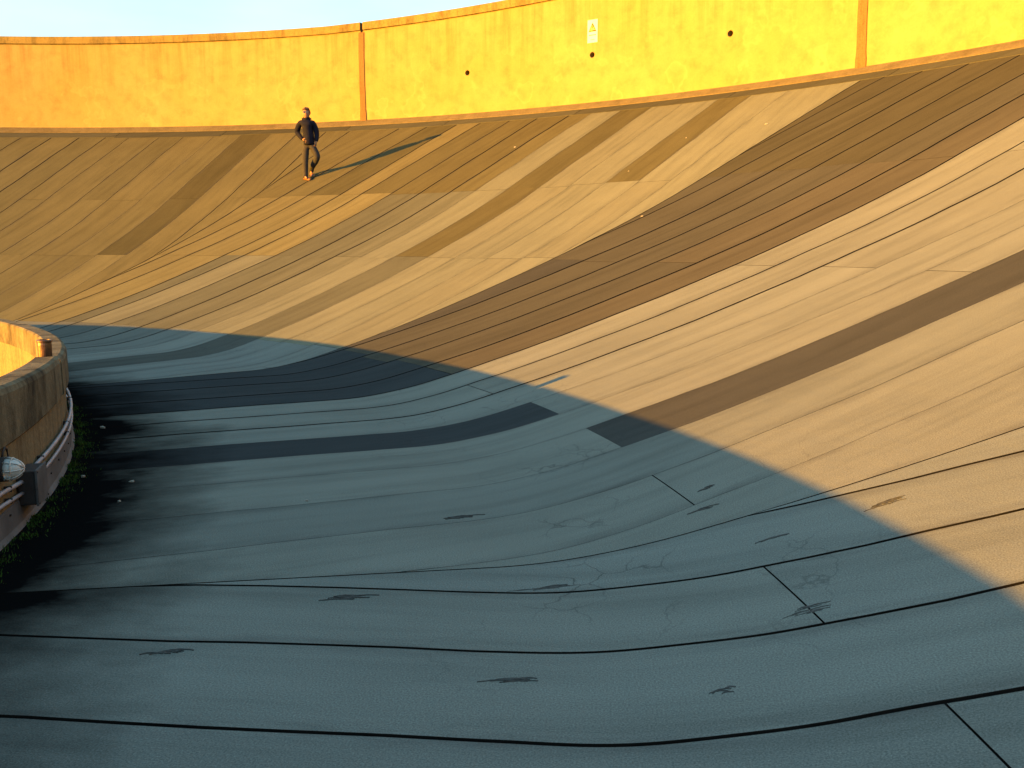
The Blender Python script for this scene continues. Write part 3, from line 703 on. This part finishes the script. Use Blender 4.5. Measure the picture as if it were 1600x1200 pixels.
jk = [
    [(0.085, 0.02, 0.825, .195, .145), (0.082, 0.02, 0.88, .205, .150), (0.076, 0.02, 0.98, .205, .150), V(SP1, .205, .148), V(SP2, .215, .152), (0.036, 0.03, 1.385, .200, .135), (0.032, 0.024, 1.465, .105, .098), (0.033, 0.016, 1.515, .092, .090), (0.033, 0.014, 1.56, .06, .06)],
    [(0.036, 0.03, 1.385, .200, .135), V(shR, .092), (-0.19, 0.035, 1.29, .084, .080), V(elR, .074), (-0.15, -0.02, 1.075, .062), (wrR[0] - .012, wrR[1] + .008, wrR[2] + .010, .050), (wrR[0] + .02, wrR[1] - .01, wrR[2] - .012, .036)],
    [(0.036, 0.03, 1.385, .200, .135), V(shL, .092), (0.235, 0.06, 1.28, .082, .078), V(elL, .072), (0.275, 0.015, 1.04, .060), (wrL[0], wrL[1], wrL[2] + .02, .050), (wrL[0], wrL[1], wrL[2] - .015, .036)],
]
jo = skin_obj('jacket', jk, M_jacket)
tr = [
    [(0.078, 0.02, 1.04, .14, .10), (0.078, 0.02, 0.97, .165, .125), (0.078, 0.02, 0.90, .175, .130)],
    [(0.078, 0.02, 0.90, .175, .130), V((0.0, 0.01, 0.82), .112), (-0.018, 0.0, 0.66, .100), V(knR, .084), (-0.036, 0.012, 0.30, .078), (-0.040, 0.018, 0.15, .072), (-0.038, 0.010, 0.070, .072), (-0.035, 0.005, 0.02, .045)],
    [(0.078, 0.02, 0.90, .175, .130), V((0.155, 0.015, 0.82), .112), (0.215, -0.005, 0.70, .100), V(knL, .084), (0.185, 0.11, 0.43, .084), (anL[0] + .02, anL[1] - .03, anL[2] + .07, .070), (anL[0] + .004, anL[1] - .006, anL[2] - .01, .068), (anL[0], anL[1], anL[2] - .06, .045)],
]
skin_obj('trousers', tr, M_trouser)
def shoe(x, y, ang, base):
    rows = [(-0.09, .030, .050), (-0.06, .038, .075), (-0.01, .038, .085), (0.05, .042, .060), (0.11, .046, .046), (0.155, .036, .036), (0.175, .016, .022)]
    ca, sa = math.cos(ang), math.sin(ang); bm = bmesh.new(); bs = bmesh.new(); pr = ps = None
    for t, w, h in rows:
        def W(u, z): X = x + ca * t - sa * u; Y = y + sa * t + ca * u; return Vector((X, Y, base(X, Y) + z))
        ring = [bm.verts.new(W(w * math.cos(q * math.pi / 6), 0.012 + h * math.sin(q * math.pi / 6))) for q in range(7)]
        sr = [bs.verts.new(W(w * 1.06, 0.0)), bs.verts.new(W(w * 1.06, 0.0125)), bs.verts.new(W(-w * 1.06, 0.0125)), bs.verts.new(W(-w * 1.06, 0.0))]
        if pr:
            for k in range(6): bm.faces.new((pr[k], pr[k + 1], ring[k + 1], ring[k]))
            bm.faces.new((pr[6], pr[0], ring[0], ring[6]))
            for k in range(4): bs.faces.new((ps[k], ps[(k + 1) % 4], sr[(k + 1) % 4], sr[k]))
        else: bm.faces.new(ring[::-1]); bs.faces.new(sr[::-1])
        pr, ps = ring, sr
    bm.faces.new(pr); bs.faces.new(ps)
    so = from_bm('shoe', bm, M_shoe, person, True); from_bm('sole', bs, M_sole, so)
shoe(-0.015, -0.005, R_(-42), lambda X, Y: gz(X, Y) - Z0)
shoe(0.070, yb - 0.09, R_(-60), lambda X, Y: gz(X, Y) - Z0)
# hair, glasses
bm = bmesh.new(); bmesh.ops.create_icosphere(bm, subdivisions=4, radius=1.0)
for v in list(bm.verts):
    c = v.co; 
    if (c.z < 0.32 and c.y < -0.25) or (c.z < -0.05 and c.y < 0.20) or c.z < -0.55: bm.verts.remove(v)
rnd = random.Random(3)
for v in bm.verts:
    c = v.co; f = 1.0 + 0.05 * math.sin(9 * c.x + 4 * c.z) + rnd.uniform(-.02, .02) + (0.10 if c.z > 0.5 and c.y < 0 else 0)
    v.co = Vector((0.031 + c.x * 0.100 * f, 0.018 + c.y * 0.122 * f, 1.645 + c.z * 0.118 * f))
ho = from_bm('hair', bm, M_hair, person, True); sm = ho.modifiers.new('t', 'SOLIDIFY'); sm.thickness = 0.012
M_lens = mat_simple('dark_lens', (0.02, 0.018, 0.018), 0.15, 5, 0.9, 1.1, 0.0, 0.6)
bm = bmesh.new()
for sx in (-0.034, 0.034):
    tube_bm(bm, [(0.034 + sx, -0.092, 1.640), (0.034 + sx, -0.099, 1.640)], 0.026, 16)
tube_bm(bm, [(0.022, -0.099, 1.645), (0.046, -0.099, 1.645)], 0.003, 6)
for sx in (-0.062, 0.062): tube_bm(bm, [(0.034 + sx, -0.094, 1.645), (0.034 + sx * 1.35, 0.01, 1.645)], 0.003, 6)
from_bm('glasses', bm, M_lens, person)
